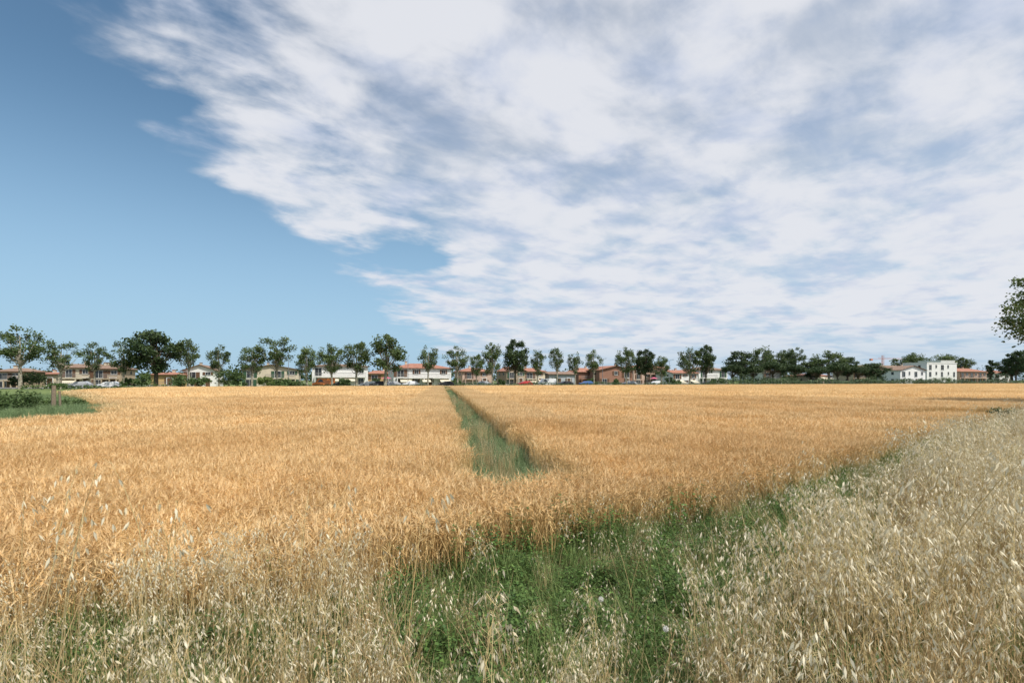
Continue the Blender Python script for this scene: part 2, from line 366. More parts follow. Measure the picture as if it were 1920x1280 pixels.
# ---- wild oats
def blade(b,p,L,w_,an,droop,m,t,seg=3):
    dx,dy=math.cos(an),math.sin(an); s2=Vector((-dy,dx,0)); prev=Vector(p); el_=U(1.1,1.45); pw=w_
    for k in range(seg):
        nx=prev+Vector((dx*math.cos(el_),dy*math.cos(el_),math.sin(el_)))*(L/seg); el_-=droop; nw=w_*(1-(k+1)/seg)
        if k<seg-1: b.face([prev-s2*pw,prev+s2*pw,nx+s2*nw,nx-s2*nw],m,t)
        else: b.face([prev-s2*pw,prev+s2*pw,nx],m,t)
        prev=nx;pw=nw
def oats(n,h,rad,leaves,spk=16,size=1.0,lean_=(.05,.28)):
    b=MB()
    for _ in range(n):
        r=rad*math.sqrt(R()); a=U(0,6.283); x,y=r*math.cos(a),r*math.sin(a); hh=h*U(.7,1.1); la=U(0,6.283); ln=hh*U(*lean_)
        def pt(f): return Vector((x+math.cos(la)*ln*f**2.2,y+math.sin(la)*ln*f**2.2,hh*(f-.05*f**4)))
        fs=[0,.35,.65,.85,1]; tt=R()
        b.tube([pt(f) for f in fs],[.0022,.0019,.0015,.001,.0005],3,1,tt)
        for k in range(int(spk*U(.6,1.2))):
            f=U(.66,1.0); st=pt(f); ba=U(0,6.283)*.5+la*.5+U(-1.2,1.2); L=U(.03,.12)*(1.3-f*.6)
            bd=Vector((math.cos(ba),math.sin(ba),U(.1,.9))); bd.normalize(); e1=st+bd*L*.7; e2=e1+Vector((bd.x*L*.4,bd.y*L*.4,-L*.25))
            sd=Vector((-bd.y,bd.x,0)); sd.normalize(); sd=sd*.0006
            b.face([st-sd,st+sd,e1+sd,e1-sd],1,tt); b.face([e1-sd,e1+sd,e2],1,tt)
            SLn=U(.022,.034)*size; dn=Vector((bd.x*U(.1,.7),bd.y*U(.1,.7),-U(.5,1))); dn.normalize(); s3=dn.orthogonal().normalized(); s3=Matrix.Rotation(U(0,6.28),3,dn)@s3; s4=dn.cross(s3)
            for sg in (-1,1):
                tip=e2+dn*SLn+s3*sg*SLn*.26; md_=e2+dn*SLn*.4+s3*sg*SLn*.10
                b.face([e2,md_+s4*.0032*size,tip,md_-s4*.0032*size],0,R())
            if R()<.5:
                aw=e2+dn*SLn*.5; b.face([aw-s4*.0006,aw+s4*.0006,aw+(dn+s3*U(-.8,.8))*SLn*1.2],1,.3)
    for _ in range(leaves):
        r=rad*math.sqrt(R()); a=U(0,6.283)
        blade(b,(r*math.cos(a),r*math.sin(a),0 if R()<.6 else U(.1,.4)),U(.25,.6),U(.002,.0045),U(0,6.283),U(.1,.55),2,R())
    return b
OM=['oat_spike','oat_stem','dry_grass']
oat_p=[proto(oats(8,.98,.18,20,20,1.08),'wild_oat_tuft%d'%i,OM) for i in range(6)]
oat_s=[proto(oats(3,.98,.12,6,15,1.15),'wild_oat_sprig%d'%i,OM) for i in range(6)]
oat_1=[proto(oats(1,.98,.03,1,15,1.15,(.1,.35)),'wild_oat_stalk%d'%i,OM) for i in range(7)]
def fescue(n,h,rad):
    b=MB()
    for _ in range(n):
        r=rad*math.sqrt(R()); a=U(0,6.283); x,y=r*math.cos(a),r*math.sin(a); hh=h*U(.6,1.1); la=U(0,6.283); ln=hh*U(.05,.4)
        def pt(f): return Vector((x+math.cos(la)*ln*f**2,y+math.sin(la)*ln*f**2,hh*f))
        t=R(); b.tube([pt(0),pt(.5),pt(.8),pt(1)],[.0017,.0013,.001,.0005],3,2,t)
        for k in range(7):
            st=pt(U(.75,1)); d=Vector((U(-.5,.5),U(-.5,.5),U(.3,1))); d.normalize(); s=d.orthogonal().normalized()*.002
            b.face([st,st+d*.012+s,st+d*.03,st+d*.012-s],0 if R()<.5 else 2,R())
    for _ in range(14):
        r=rad*math.sqrt(R()); a=U(0,6.283)
        blade(b,(r*math.cos(a),r*math.sin(a),U(0,.2)),U(.25,.55),U(.0015,.003),U(0,6.283),U(.1,.5),2,R())
    return b
fes_p=[proto(fescue(26,.78,.18),'dry_fescue_tuft%d'%i,OM) for i in range(4)]

TALL=np.array([(.85,1.2),(1.0,2.6),(1.6,3.5),(3.4,5.2),(7.7,9.3),(14.6,15),(30,27),(60,50),(120,95),(130,70),(60,30),(20,6),(6,1.0)])
def rnd_in(poly,dens,rmax=1e9,rmin=0):
    x0,y0=poly.min(0);x1,y1=poly.max(0); n=int((x1-x0)*(y1-y0)*dens); x=rng.uniform(x0,x1,n);y=rng.uniform(y0,y1,n)
    r=np.hypot(x,y); k=inpoly(x,y,poly)&inview(x,y,1.5,1.12)&(r<rmax)&(r>=rmin); return x[k],y[k]
def put(name,x,y,protos,s0,s1,tilt=.05,z=None):
    n=len(x); s=rng.uniform(s0,s1,n)
    zz=np.zeros(n) if z is None else z
    scatter(name,np.stack([x,y,zz],1),zrot(n,tilt),s,protos); print(name,n)
def patchy(x,y,f=1.3,th=-.35):
    v=np.sin(x*f+1.3*np.sin(y*f*.7))+np.sin(y*f*1.2+1.7*np.sin(x*f*.6)+2)
    return v*.5>th+rng.uniform(-.35,.35,len(x))
x,y=rnd_in(TALL,13,13); k=patchy(x,y,1.5,-.55); put('wild_oat_grass',x[k],y[k],oat_p,.75,1.25,.1)
x,y=rnd_in(TALL,8,13); k=patchy(x+5,y,1.1,-.4); put('dry_fescue_grass',x[k],y[k],fes_p,.8,1.3,.12)
x,y=rnd_in(TALL,4.5,75,13); put('wild_oat_grass',x,y,oat_p,.8,1.25,.08)
x,y=rnd_in(TALL,4,60,13); put('dry_fescue_grass',x,y,fes_p,.9,1.4,.1)
x,y=rnd_in(TALL,2.4,20,3); put('wild_oat_grass',x,y,oat_1,1.25,1.75,.08)
# foreground margin, left and centre
FRL=np.array([(-6,1.1),(-6,3.5),(-3.5,3.6),(-2.1,3.75),(-1.25,3.95),(-.85,3.5),(-.5,2.5),(-.4,1.3)])
x,y=rnd_in(FRL,20); put('wild_oat_grass',x,y,oat_s,.5,.9,.09)
x,y=rnd_in(FRL,6); put('wild_oat_grass',x,y,oat_p,.5,.85,.08)
x,y=rnd_in(FRL,7); put('dry_fescue_grass',x,y,fes_p,.6,.95,.1)
FRC=np.array([(-.6,1.25),(-.6,2.5),(.2,2.7),(1.2,3.0),(1.6,3.5),(1.3,1.2)])
x,y=rnd_in(FRC,38); put('wild_oat_grass',x,y,oat_s,.45,.82,.12)
x,y=rnd_in(FRC,6); put('dry_fescue_grass',x,y,fes_p,.5,.8,.15)
FRM=np.array([(-1.3,2.6),(-1.2,3.8),(.6,5.0),(3.2,6.9),(7.5,10.6),(7.2,9.2),(3.1,5.2),(1.5,3.4),(.9,2.6)])
x,y=rnd_in(FRM,11); put('wild_oat_grass',x,y,oat_1,.5,.9,.14)
x,y=rnd_in(FRM,2.5); put('dry_fescue_grass',x,y,fes_p,.4,.75,.15)
x=np.concatenate([rng.uniform(-1.9,-.35,26),rng.uniform(-.4,1.0,12),rng.uniform(.9,2.2,26)]); y=rng.uniform(1.2,2.0,len(x)); put('wild_oat_grass',x,y,oat_1,.95,1.25,.08)
x=np.array([-1.9,-1.75,-1.35,-2.3,-.6,-2.0,-2.6,-2.9,-1.1,-3.2,-1.5,-.9,2.6,2.9,3.3,3.6,2.4,2.75,3.0,3.5,3.2,3.8]);y=np.array([2.9,2.6,3.1,3.3,2.9,2.2,3.0,3.1,2.7,3.3,2.4,2.5,3.4,3.7,3.9,4.2,3.0,3.3,3.5,3.9,3.7,4.4]); put('wild_oat_grass',x,y,oat_1,1.3,1.75,.05)

# ---- green weeds and grass
def weeds(n,h,rad,ls,m=0):
    b=MB()
    for _ in range(n):
        r=rad*math.sqrt(R()); a=U(0,6.283); z=h*U(.1,1)*(1-.5*(r/rad)**2); c=Vector((r*math.cos(a),r*math.sin(a),z))
        la=U(0,6.283); d=Vector((math.cos(la),math.sin(la),U(-.2,.9))).normalized(); s=Vector((-d.y,d.x,U(-.3,.3))).normalized(); L=ls*U(.6,1.4)
        b.face([c,c+d*L*.5+s*L*.3,c+d*L,c+d*L*.5-s*L*.3],0,R())
    for _ in range(6):
        a=U(0,6.283); b.tube([(0,0,0),(rad*.7*math.cos(a),rad*.7*math.sin(a),h*.8)],[.003,.001],3,0,.3)
    return b
def tuft(n,h,rad,wd):
    b=MB()
    for _ in range(n):
        r=rad*math.sqrt(R()); a=U(0,6.283); blade(b,(r*math.cos(a),r*math.sin(a),0),h*U(.5,1.15),wd*U(.6,1.2),U(0,6.283),U(.1,.6),0,R())
    return b
weed_p=[proto(weeds(230,h_,.2,ls_),'weed_tuft%d'%i,['weed']) for i,(h_,ls_) in enumerate([(.12,.020),(.17,.024),(.24,.030),(.30,.026)])]
tuft_p=[proto(tuft(70,.28,.16,.003),'grass_tuft%d'%i,['grass']) for i in range(4)]
ditch_p=[proto(tuft(110,.55,.22,.005),'ditch_tuft%d'%i,['ditch']) for i in range(4)]+[proto(weeds(220,.42,.24,.045),'ditch_weed%d'%i,['ditch']) for i in range(1)]
STRIP=np.array([(-7,1.2),(-7,3.5),(-3.5,3.65),(-2.15,3.8),(-1.3,4.1),(-.55,4.95),(.82,5.75),(2.24,6.4),(4.56,8.2),(9.1,12.2),(20,21),(34,31),(30,27),(14,15),(7.6,9),(3.6,5),(2.2,3.4),(1.6,1.2)])
x,y=rnd_in(STRIP,26,18)
k=~((x<-1.0)&(y<3.3)&(rng.random(len(x))<.5)); x,y=x[k],y[k]
put('green_weeds',x,y,weed_p,.5,1.25,.15)
x,y=rnd_in(STRIP,28,18); put('green_grass',x,y,tuft_p,.55,1.3,.15)
x,y=rnd_in(STRIP,8,60,18); put('green_grass',x,y,tuft_p,1.0,1.6,.1)
x,y=rnd_in(TALL,7,14); put('green_grass',x,y,tuft_p,.9,1.6,.1)
n=2600; y=7.3+(rng.random(n)**1.7)*103; s=rng.uniform(-1,1,n)*(HW-.1); x=ditch_c(y)+s
put('ditch_grass',x,y,ditch_p,.45,1.15,.15,z=-.38*(1-(s/.95)**2)*np.clip((y-7.0)/1.2,0,1))
n=60; y=7.5+(rng.random(n)**1.7)*40; x=ditch_c(y)+rng.uniform(-.6,.6,n); put('ditch_grass',x,y,fes_p,.6,.9,.1)
def vine():
    b=MB()
    for s_ in range(4):
        x0,y0=U(-.06,.06),U(-.06,.06); H=U(.3,.55); lx,ly=U(-.1,.1),U(-.1,.1)
        b.tube([(x0,y0,0),(x0+lx*.5,y0+ly*.5,H*.6),(x0+lx,y0+ly,H)],[.003,.002,.001],3,0,.3)
        for k in range(22):
            f=R(); c=Vector((x0+lx*f,y0+ly*f,H*f)); la=U(0,6.283); d=Vector((math.cos(la),math.sin(la),U(-.5,.3))).normalized(); s=Vector((-d.y,d.x,0)); L=U(.025,.045)
            b.face([c,c+d*L*.45+s*L*.38,c+d*L,c+d*L*.45-s*L*.38],0,R())
    return b
vine_p=[proto(vine(),'bindweed_stem%d'%i,['weed']) for i in range(3)]
pts=[]
for (ax,ay),(bx,by),nn_ in [((-.5,4.75),(.4,5.25),12),((.4,5.25),(1.2,5.7),10),((1.2,5.7),(2.3,6.3),4),((3,6.9),(6,9.3),5),((-2,3.75),(-.6,4.7),3)]:
    for _ in range(nn_):
        f=R(); pts.append((ax+(bx-ax)*f,ay+(by-ay)*f+U(-.12,.05)))
pts=np.array(pts); put('bindweed',pts[:,0],pts[:,1],vine_p,.75,1.25,.1)
for (x,y,h) in [(.47,2.75,.62),(.72,2.42,.62),(.30,1.9,.5),(.36,2.0,.55)]:
    b=MB(); b.tube([(0,0,0),(.02,0,h*.6),(.01,.01,h)],[.002,.0018,.0015],4,1,.5); c=Vector((.01,.01,h))
    for k in range(110):
        d=Vector((random.gauss(0,1),random.gauss(0,1),random.gauss(0,1))).normalized(); s=d.orthogonal().normalized()
        tip=c+d*.014
        b.face([c,tip+s*.0005,tip-s*.0005],0,0)
        t2=d.cross(s); b.face([tip+s*.002,tip+t2*.002,tip-s*.002,tip-t2*.002],0,0)
    b.obj('dandelion_seed_head',['fluff','grass'],loc=(x,y,0))
MEAD=np.array([(-60,16),(-17,17.2),(-18,22),(-36,43),(-58,66),(-100,60)])
x,y=rnd_in(MEAD,3,75); k=inview(x,y,2,1.1); put('meadow_grass',x[k],y[k],ditch_p,.6,1.1,.1)

# ------------------------------------------------------------------ trees
def leafball(b,c,r,n,ls,m,tb=.5,flat=.8):
    for _ in range(n):
        while True:
            d=Vector((U(-1,1),U(-1,1),U(-1,1)))
            if d.length<1: break
        d=d*(.45+.55*R()); d.z*=flat; p=c+d*r
        s1=Vector((random.gauss(0,1),random.gauss(0,1),random.gauss(0,.8))).normalized(); s2=s1.orthogonal().normalized(); s2=Matrix.Rotation(U(0,6.28),3,s1)@s2
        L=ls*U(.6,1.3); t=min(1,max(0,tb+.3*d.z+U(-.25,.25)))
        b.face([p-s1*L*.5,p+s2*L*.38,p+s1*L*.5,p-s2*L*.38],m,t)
def tree(h,r,base,nclump,nleaf,ls,tr,shape='round',sp=1.0):
    b=MB(); top=h; ch=(top-base)
    lean=(U(-.3,.3),U(-.3,.3))
    tk=[(0,0,0),(lean[0]*.3,lean[1]*.3,base*.7),(lean[0]*.7,lean[1]*.7,base+ch*.3),(lean[0],lean[1],base+ch*.75)]
    b.tube(tk,[tr*1.25,tr,tr*.7,tr*.2],7,1,R())
    sx,sy=U(.85,1.1),U(.85,1.1)
    for i in range(nclump):
        for _t in range(30):
            q=Vector((U(-1,1),U(-1,1),U(-1,1)))
            if .3<q.length<1: break
        if shape=='vase' : wr=.55+.45*min(1,(q.z+1)/1.1)*(1 if q.z<.5 else 1.1-.5*(q.z-.5)*2)
        elif shape=='umbrella': q.z=abs(q.z)*.6+.1; wr=1
        elif shape=='cypress': wr=(1-abs(q.z)**2*.8)
        else: wr=1
        c=Vector((q.x*r*.82*wr*sx+lean[0],q.y*r*.82*wr*sy+lean[1],base+ch*(.5+.44*q.z)))
        f=U(.25,.8); st=Vector(tk[2])*f+Vector(tk[1])*(1-f)
        mid=(st+c)*.5+Vector((U(-.2,.2),U(-.2,.2),-.1*ch*R()))
        b.tube([st,mid,c],[tr*.32,tr*.18,tr*.05],4,1,R())
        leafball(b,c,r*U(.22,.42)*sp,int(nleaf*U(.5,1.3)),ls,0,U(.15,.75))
    return b
protoT={}
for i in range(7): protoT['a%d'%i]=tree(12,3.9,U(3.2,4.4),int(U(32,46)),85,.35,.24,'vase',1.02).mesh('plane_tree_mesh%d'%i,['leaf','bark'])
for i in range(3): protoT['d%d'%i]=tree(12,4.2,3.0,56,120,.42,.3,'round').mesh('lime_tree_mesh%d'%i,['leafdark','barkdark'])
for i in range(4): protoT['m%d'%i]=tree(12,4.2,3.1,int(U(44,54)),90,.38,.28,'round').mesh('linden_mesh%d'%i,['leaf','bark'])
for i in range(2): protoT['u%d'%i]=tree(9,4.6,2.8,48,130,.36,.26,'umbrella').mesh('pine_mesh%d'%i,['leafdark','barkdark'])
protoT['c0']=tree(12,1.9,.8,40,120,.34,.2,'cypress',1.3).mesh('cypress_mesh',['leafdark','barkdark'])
def plant(name,key,px_,top,halfw,D0=134,h0=12,r0=3.9):
    X_,d=at_bearing(px_,D0); h=height(top,d); r=halfw*d/960.0
    o=bpy.data.objects.new(name,protoT[key]); scene.collection.objects.link(o)
    o.location=(X_,d,0); o.scale=(r/r0,r/r0,h/h0); o.rotation_euler=(0,0,U(0,6.28)); return o
row=[(38,608,42,'a'),(113,632,33,'a'),(177,640,25,'a'),(232,630,28,'a'),(292,614,44,'d'),(355,633,27,'a'),(411,642,25,'a'),(472,643,23,'m'),(520,625,33,'a'),(575,647,22,'m'),(623,642,24,'m'),(668,635,26,'m'),(722,624,38,'m'),(802,644,22,'a'),(858,647,25,'a'),(893,660,14,'m'),(924,641,20,'m'),(966,635,23,'d'),(1008,652,18,'a'),(1045,650,19,'a'),(1079,657,17,'a'),(1114,654,19,'a'),(1175,648,19,'m'),(1210,653,20,'d'),(1240,666,16,'m'),(1293,650,21,'m'),(1324,645,16,'d')]
for i,(p,t,hw_,k) in enumerate(row):
    key=k+str(i%{'a':7,'d':3,'m':4}[k])
    plant('plane_tree',key,p,t,hw_*1.06,134+U(-.8,.8))
for i,(p,t,hw_,k,D) in enumerate([(1388,657,30,'d',136),(1432,648,24,'m',150),(1462,655,26,'m',158),(1490,650,20,'m',150),(1520,675,22,'d',150),(1555,655,33,'m',142),(1590,668,22,'d',146),(1640,678,26,'d',140),(1700,664,30,'m',190),(1716,660,22,'m',190),(1760,663,26,'m',185),(1785,662,24,'m',185),(1808,670,20,'m',180),(1905,654,18,'d',138),(1898,668,26,'d',150),(1945,650,30,'d',138)]):
    plant('linden_tree',k+str(i%3),p,t,hw_,D)
for i,(p,t,hw_) in enumerate([(1375,680,22),(1412,682,22),(1450,674,24),(1492,680,22),(1530,684,22),(1570,676,24),(1610,684,22)]):
    plant('pine_tree','u%d'%(i%2),p,t,hw_,132,9,4.6)
plant('cypress_tree','c0',1857,668,9,150,12,1.9)
plant('cypress_tree','c0',1470,668,8,140,12,1.9)
# oak at the field edge on the right: only the tips of its branches come into view
oakb=tree(9.6,4.6,3.2,60,260,.18,.28,'round',.8)
for (dx,dz) in [(-4.9,7.6),(-5.1,5.4),(-4.6,6.6),(-4.7,4.6)]:
    st=Vector((-1.2,0,dz-1.0)); c=Vector((dx,U(-.5,.5),dz)); oakb.tube([st,(st+c)*.5+Vector((0,0,.25)),c],[.09,.05,.015],5,1,.4); leafball(oakb,c+Vector((.2,0,0)),.62,120,.17,0,.5)
    leafball(oakb,(st*.3+c*.7),.8,180,.17,0,.5)
oak=oakb.obj('oak_tree',['leaf','barkdark'],loc=(35.1,30.8,0))

# ------------------------------------------------------------------ shrubs & hedges
def shrub(name,X_,Y_,rx_,h,n=700,ls=.28,m='leafhedge',rz=0,ry_=None):
    b=MB(); ry_=ry_ or rx_
    k=max(6,n//60)
    for i in range(k):
        a=U(0,6.28); r=math.sqrt(R())*.8; c=Vector((math.cos(a)*r*rx_,math.sin(a)*r*ry_,h*U(.25,.72)*(1-.35*r*r)))
        leafball(b,c,min(rx_,h)*.42,n//k,ls,0,U(.2,.8))
    for i in range(4): b.tube([(U(-.2,.2),U(-.2,.2),0),(U(-.4,.4)*rx_,U(-.4,.4)*ry_,h*.6)],[.05,.02],4,1,.5)
    return b.obj(name,[m,'barkdark'],loc=(X_,Y_,0),rotz=rz)
for (p,top,hw_,D,m_) in [(342,697,26,127,'leafhedge'),(375,700,20,126,'leafhedge'),(428,683,28,128,'leafhedge'),(445,690,18,127,'leafhedge'),(497,699,17,126,'leaflime'),(528,705,18,128,'leafhedge'),(556,704,16,128,'leafhedge'),(70,684,26,140,'leafhedge'),(35,692,14,138,'leafdark'),(268,690,17,130,'leafhedge'),(240,700,14,134,'leafhedge'),(110,716,20,126,'leafhedge'),(1395,690,20,128,'leafdark'),(1480,695,24,130,'leafdark'),(1765,702,18,140,'leafhedge'),(1725,706,12,140,'leafhedge'),(1880,690,14,140,'leafdark'),(1650,700,26,134,'leafdark'),(1430,700,22,128,'leafdark'),(1345,704,14,132,'leafhedge'),(1270,706,10,132,'leafhedge'),(940,706,9,132,'leafhedge'),(1155,706,9,132,'leafhedge'),(645,704,11,132,'leafhedge'),(705,700,9,150,'leafdark'),(855,702,10,150,'leafhedge'),(1040,702,12,150,'leafdark'),(1110,704,10,150,'leafhedge'),(1255,702,9,150,'leafdark')]:
    X_,d=at_bearing(p,D); shrub('garden_shrub',X_,d,hw_*d/960,height(top,d),900,.34,m_)
def hedge(name,p0,p1,h,wd,m='leafhedge',dens=40,ls=.26):
    b=MB(); a=Vector((*p0,0)); c=Vector((*p1,0)); L=(c-a).length; n=int(L*dens)
    dr=(c-a)/L; nr=Vector((-dr.y,dr.x,0))
    for i in range(n):
        f=R()*L; hh=h*(.85+.22*math.sin(f*.35)+.12*math.sin(f*1.3+1))
        p=a+dr*f+nr*U(-wd/2,wd/2)+Vector((0,0,hh*R()**.7))
        s1=Vector((random.gauss(0,1),random.gauss(0,1),random.gauss(0,1))).normalized(); s2=s1.orthogonal().normalized(); l_=ls*U(.7,1.5)
        b.face([p-s1*l_*.5,p+s2*l_*.4,p+s1*l_*.5,p-s2*l_*.4],0,R())
    return b.obj(name,[m])
def lp(px_,D): return at_bearing(px_,D)
hedge('hedge',lp(40,124),lp(330,124),.9,1.2)
hedge('hedge',lp(570,125),lp(860,125),.75,1.2,'leafdark')
hedge('hedge',lp(850,124),lp(1350,124),1.15,1.4,'leafdark',55)
hedge('hedge',lp(1350,124),lp(1730,124),2.1,2.5,'leafdark',90,.34)
hedge('hedge',lp(1720,124),lp(2050,124),1.7,2.0,'leafdark',70,.34)
b=MB()
for i in range(420):
    p=U(-250,2250); D=U(215,300); X_,d=at_bearing(p,D); h=U(5,9.5)*(1.25 if p>1350 else .85)
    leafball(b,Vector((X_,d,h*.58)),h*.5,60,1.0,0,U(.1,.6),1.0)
b.obj('distant_trees',['leafdark'])
shrub('bramble_bush',-27.8,28.5,1.7,1.35,2200,.14,'leafhedge')
shrub('bramble_bush',-30.5,30.2,1.9,1.15,2200,.14,'leafhedge')
shrub('bramble_bush',-26.0,29.5,1.3,.85,1500,.13,'leafhedge')
shrub('bramble_bush',-33.5,31,1.8,1.5,1800,.16,'leafhedge')
shrub('weedy_bush',20.4,21.3,.55,.85,800,.07,'leafhedge')
n=420; x=rng.uniform(-27,-18.5,n); y=22.5+(-18.5-x)*.75+rng.uniform(0,2.6,n)
put('rough_grass',x,y,ditch_p,.8,1.25,.1)
b=MB(); b.tube([(0,0,0),(.01,0,.7),(.02,0,1.5)],[.11,.105,.095],8,0,.5); b.tube([(.38,0,0),(.33,0,1.2)],[.06,.05],6,0,.5); b.obj('wooden_post',['wood'],loc=(-24.9,27.8,0))

# ------------------------------------------------------------------ road
rd=MB()
def strip(b,D0,D1,z,m=0,X0=-260,X1=420):
    p=[line_pt(X0,D0),line_pt(X1,D0),line_pt(X1,D1),line_pt(X0,D1)]; b.face([(q[0],q[1],z) for q in p],m)
strip(rd,139,147,.03); rd.obj('road',['asphalt'])
pv=MB()
for D0,D1 in ((136.8,139),(147,149.2)):
    p=[line_pt(-260,D0),line_pt(420,D0),line_pt(420,D1),line_pt(-260,D1)]
    i=len(pv.v); pv.v+= [(q[0],q[1],.0) for q in p]+[(q[0],q[1],.15) for q in p]
    for q in ((4,5,6,7),(0,1,5,4),(1,2,6,5),(2,3,7,6),(3,0,4,7)): pv.f.append(tuple(i+k for k in q)); pv.m.append(0); pv.t.append(.5)
pv.obj('pavement',['concrete'])
lnm=MB()
for k in range(-40,70):
    x0=k*6; p=[line_pt(x0,142.9),line_pt(x0+3,142.9),line_pt(x0+3,143.05),line_pt(x0,143.05)]; lnm.face([(q[0],q[1],.036) for q in p])
lnm.obj('road_marking',['paintline'])

# ------------------------------------------------------------------ houses
def house(name,pxa,pxb,rooftop,eave,wall,roof,kind='hip',D0=158,storeys=2,depth=10,balc=True,shut='shut_b',aw=None,chim=1,rot=0.0):
    xa,da=at_bearing(pxa,D0); xb,db=at_bearing(pxb,D0)
    cx,cy=(xa+xb)/2,(da+db)/2; W=math.hypot(xb-xa,db-da); d=cy
    ht=height(rooftop,d); he=height(eave,d)
    E=empty(name,(cx,cy,0),ANG+rot)
    hw=W/2; ov=.55
    b=MB(); b.box(-hw,hw,0,depth,0,he)
    if kind=='gable_front':
        b.face([(-hw,0,he),(hw,0,he),(0,0,ht-.12)]); b.face([(-hw,depth,he),(0,depth,ht-.12),(hw,depth,he)])
    if kind=='gable':
        b.face([(-hw,0,he),(-hw,depth/2,ht-.12),(-hw,depth,he)]); b.face([(hw,0,he),(hw,depth,he),(hw,depth/2,ht-.12)])
    b.obj('walls',[wall],E)
    b=MB(); T=.18
    def slab(pts):
        i=len(b.v); b.v+= [tuple(p) for p in pts]+[(p[0],p[1],p[2]+T) for p in pts]; n_=len(pts)
        b.f.append(tuple(range(i+n_,i+2*n_))); b.m.append(0); b.t.append(.5)
        b.f.append(tuple(reversed(range(i,i+n_)))); b.m.append(1); b.t.append(.5)
        for k in range(n_):
            k2=(k+1)%n_; b.f.append((i+k,i+k2,i+n_+k2,i+n_+k)); b.m.append(1); b.t.append(.5)
    x0,x1,y0,y1=-hw-ov,hw+ov,-ov,depth+ov; zr=ht-T; ze=he-.02
    if kind=='hip':
        ins=min(depth/2+ov,hw*.75); rl=(-hw-ov+ins,depth/2); rr=(hw+ov-ins,depth/2)
        slab([(x0,y0,ze),(x1,y0,ze),(rr[0],rr[1],zr),(rl[0],rl[1],zr)]); slab([(x1,y1,ze),(x0,y1,ze),(rl[0],rl[1],zr),(rr[0],rr[1],zr)])
        slab([(x0,y1,ze),(x0,y0,ze),(rl[0],rl[1],zr)]); slab([(x1,y0,ze),(x1,y1,ze),(rr[0],rr[1],zr)])
    elif kind=='gable':
        slab([(x0,y0,ze),(x1,y0,ze),(x1,depth/2,zr),(x0,depth/2,zr)]); slab([(x1,y1,ze),(x0,y1,ze),(x0,depth/2,zr),(x1,depth/2,zr)])
    elif kind=='gable_front':
        slab([(x0,y0,ze-.1),(0,y0,zr),(0,y1,zr),(x0,y1,ze-.1)]); slab([(0,y0,zr),(x1,y0,ze-.1),(x1,y1,ze-.1),(0,y1,zr)])
    else:
        b.box(-hw-.15,hw+.15,-.15,depth+.15,he,he+.35,1)
    b.obj('roof',[roof,'shut_b' if kind!='flat' else wall],E)
    for c in range(chim):
        c_x=U(-hw*.6,hw*.6); k=MB(); k.box(c_x-.3,c_x+.3,depth*.45,depth*.45+.6,he,ht+.5,0); k.box(c_x-.4,c_x+.4,depth*.45-.1,depth*.45+.7,ht+.5,ht+.62,1); k.obj('chimney_%d'%c,['cream',roof],E)
    sh=he/storeys
    wn=MB(); sm=MB(); nb=max(2,int(W/3.4)); bw=W/nb
    for s_ in range(storeys):
        for i in range(nb):
            if R()<.12: continue
            wx=-hw+bw*(i+.5)+U(-.25,.25); z0=s_*sh+ (0.95 if (s_>0 and (i%2)) or s_==0 and i%3 else .12); z1=s_*sh+min(2.3,sh-.35); ww=U(.45,.6) if z0>.5+s_*sh else U(.6,.95)
            if z1-z0<.5: continue
            wn.box(wx-ww,wx+ww,-.03,.02,z0,z1,0)
            wn.box(wx-ww-.06,wx-ww,-.07,.02,z0,z1+.06,1); wn.box(wx+ww,wx+ww+.06,-.07,.02,z0,z1+.06,1); wn.box(wx-ww,wx+ww,-.07,.02,z1,z1+.06,1); wn.box(wx-.025,wx+.025,-.05,.02,z0,z1,1)
            wn.box(wx-ww-.1,wx+ww+.1,-.14,.02,z0-.1,z0,1)
            if shut:
                sm.box(wx-ww-.08-ww,wx-ww-.083,-.10,.02,z0+.02,z1); sm.box(wx+ww+.083,wx+ww+.08+ww,-.10,.02,z0+.02,z1)
    for s_ in range(storeys):
        for yy_ in (depth*.3,depth*.7):
            wn.box(-hw-.04,-hw+.02,yy_-.5,yy_+.5,s_*sh+1.0,s_*sh+min(2.2,sh-.4),0); wn.box(hw-.02,hw+.04,yy_-.5,yy_+.5,s_*sh+1.0,s_*sh+min(2.2,sh-.4),0)
    wn.obj('windows',['glass','white'],E)
    if shut and sm.v: sm.obj('shutters',[shut],E)
    dm=MB(); dx=bw*.5 if nb%2==0 else bw; dm.box(dx-.55,dx+.55,-.16,-.101,0.02,2.15,0); dm.box(dx-.7,dx-.552,-.2,-.0,0,2.3,1); dm.box(dx+.552,dx+.7,-.2,0,0,2.3,1); dm.box(dx-.7,dx+.7,-.2,0,2.3,2.42,1); dm.obj('door',['shut_b','white'],E)
    if balc:
        lim=[(-.92,.92),(-.92,.1),(-.2,.92)][int(U(0,2.99))]
        for s_ in range(1,storeys):
            k=MB(); bx0,bx1=hw*lim[0],hw*lim[1]; k.box(bx0,bx1,-1.5,-.165,s_*sh-.16,s_*sh,0)
            k.box(bx0,bx1,-1.5,-1.44,s_*sh+.95,s_*sh+1.02,1)
            q=bx0
            while q<bx1: k.box(q,q+.06,-1.48,-1.455,s_*sh,s_*sh+.95,1); q+=.22
            for pxx in (bx0+.1,(bx0+bx1)/2,bx1-.3): k.box(pxx,pxx+.22,-1.45,-1.23,0,s_*sh-.16,0)
            k.obj('balcony_%d'%s_,[wall,'rail'],E)
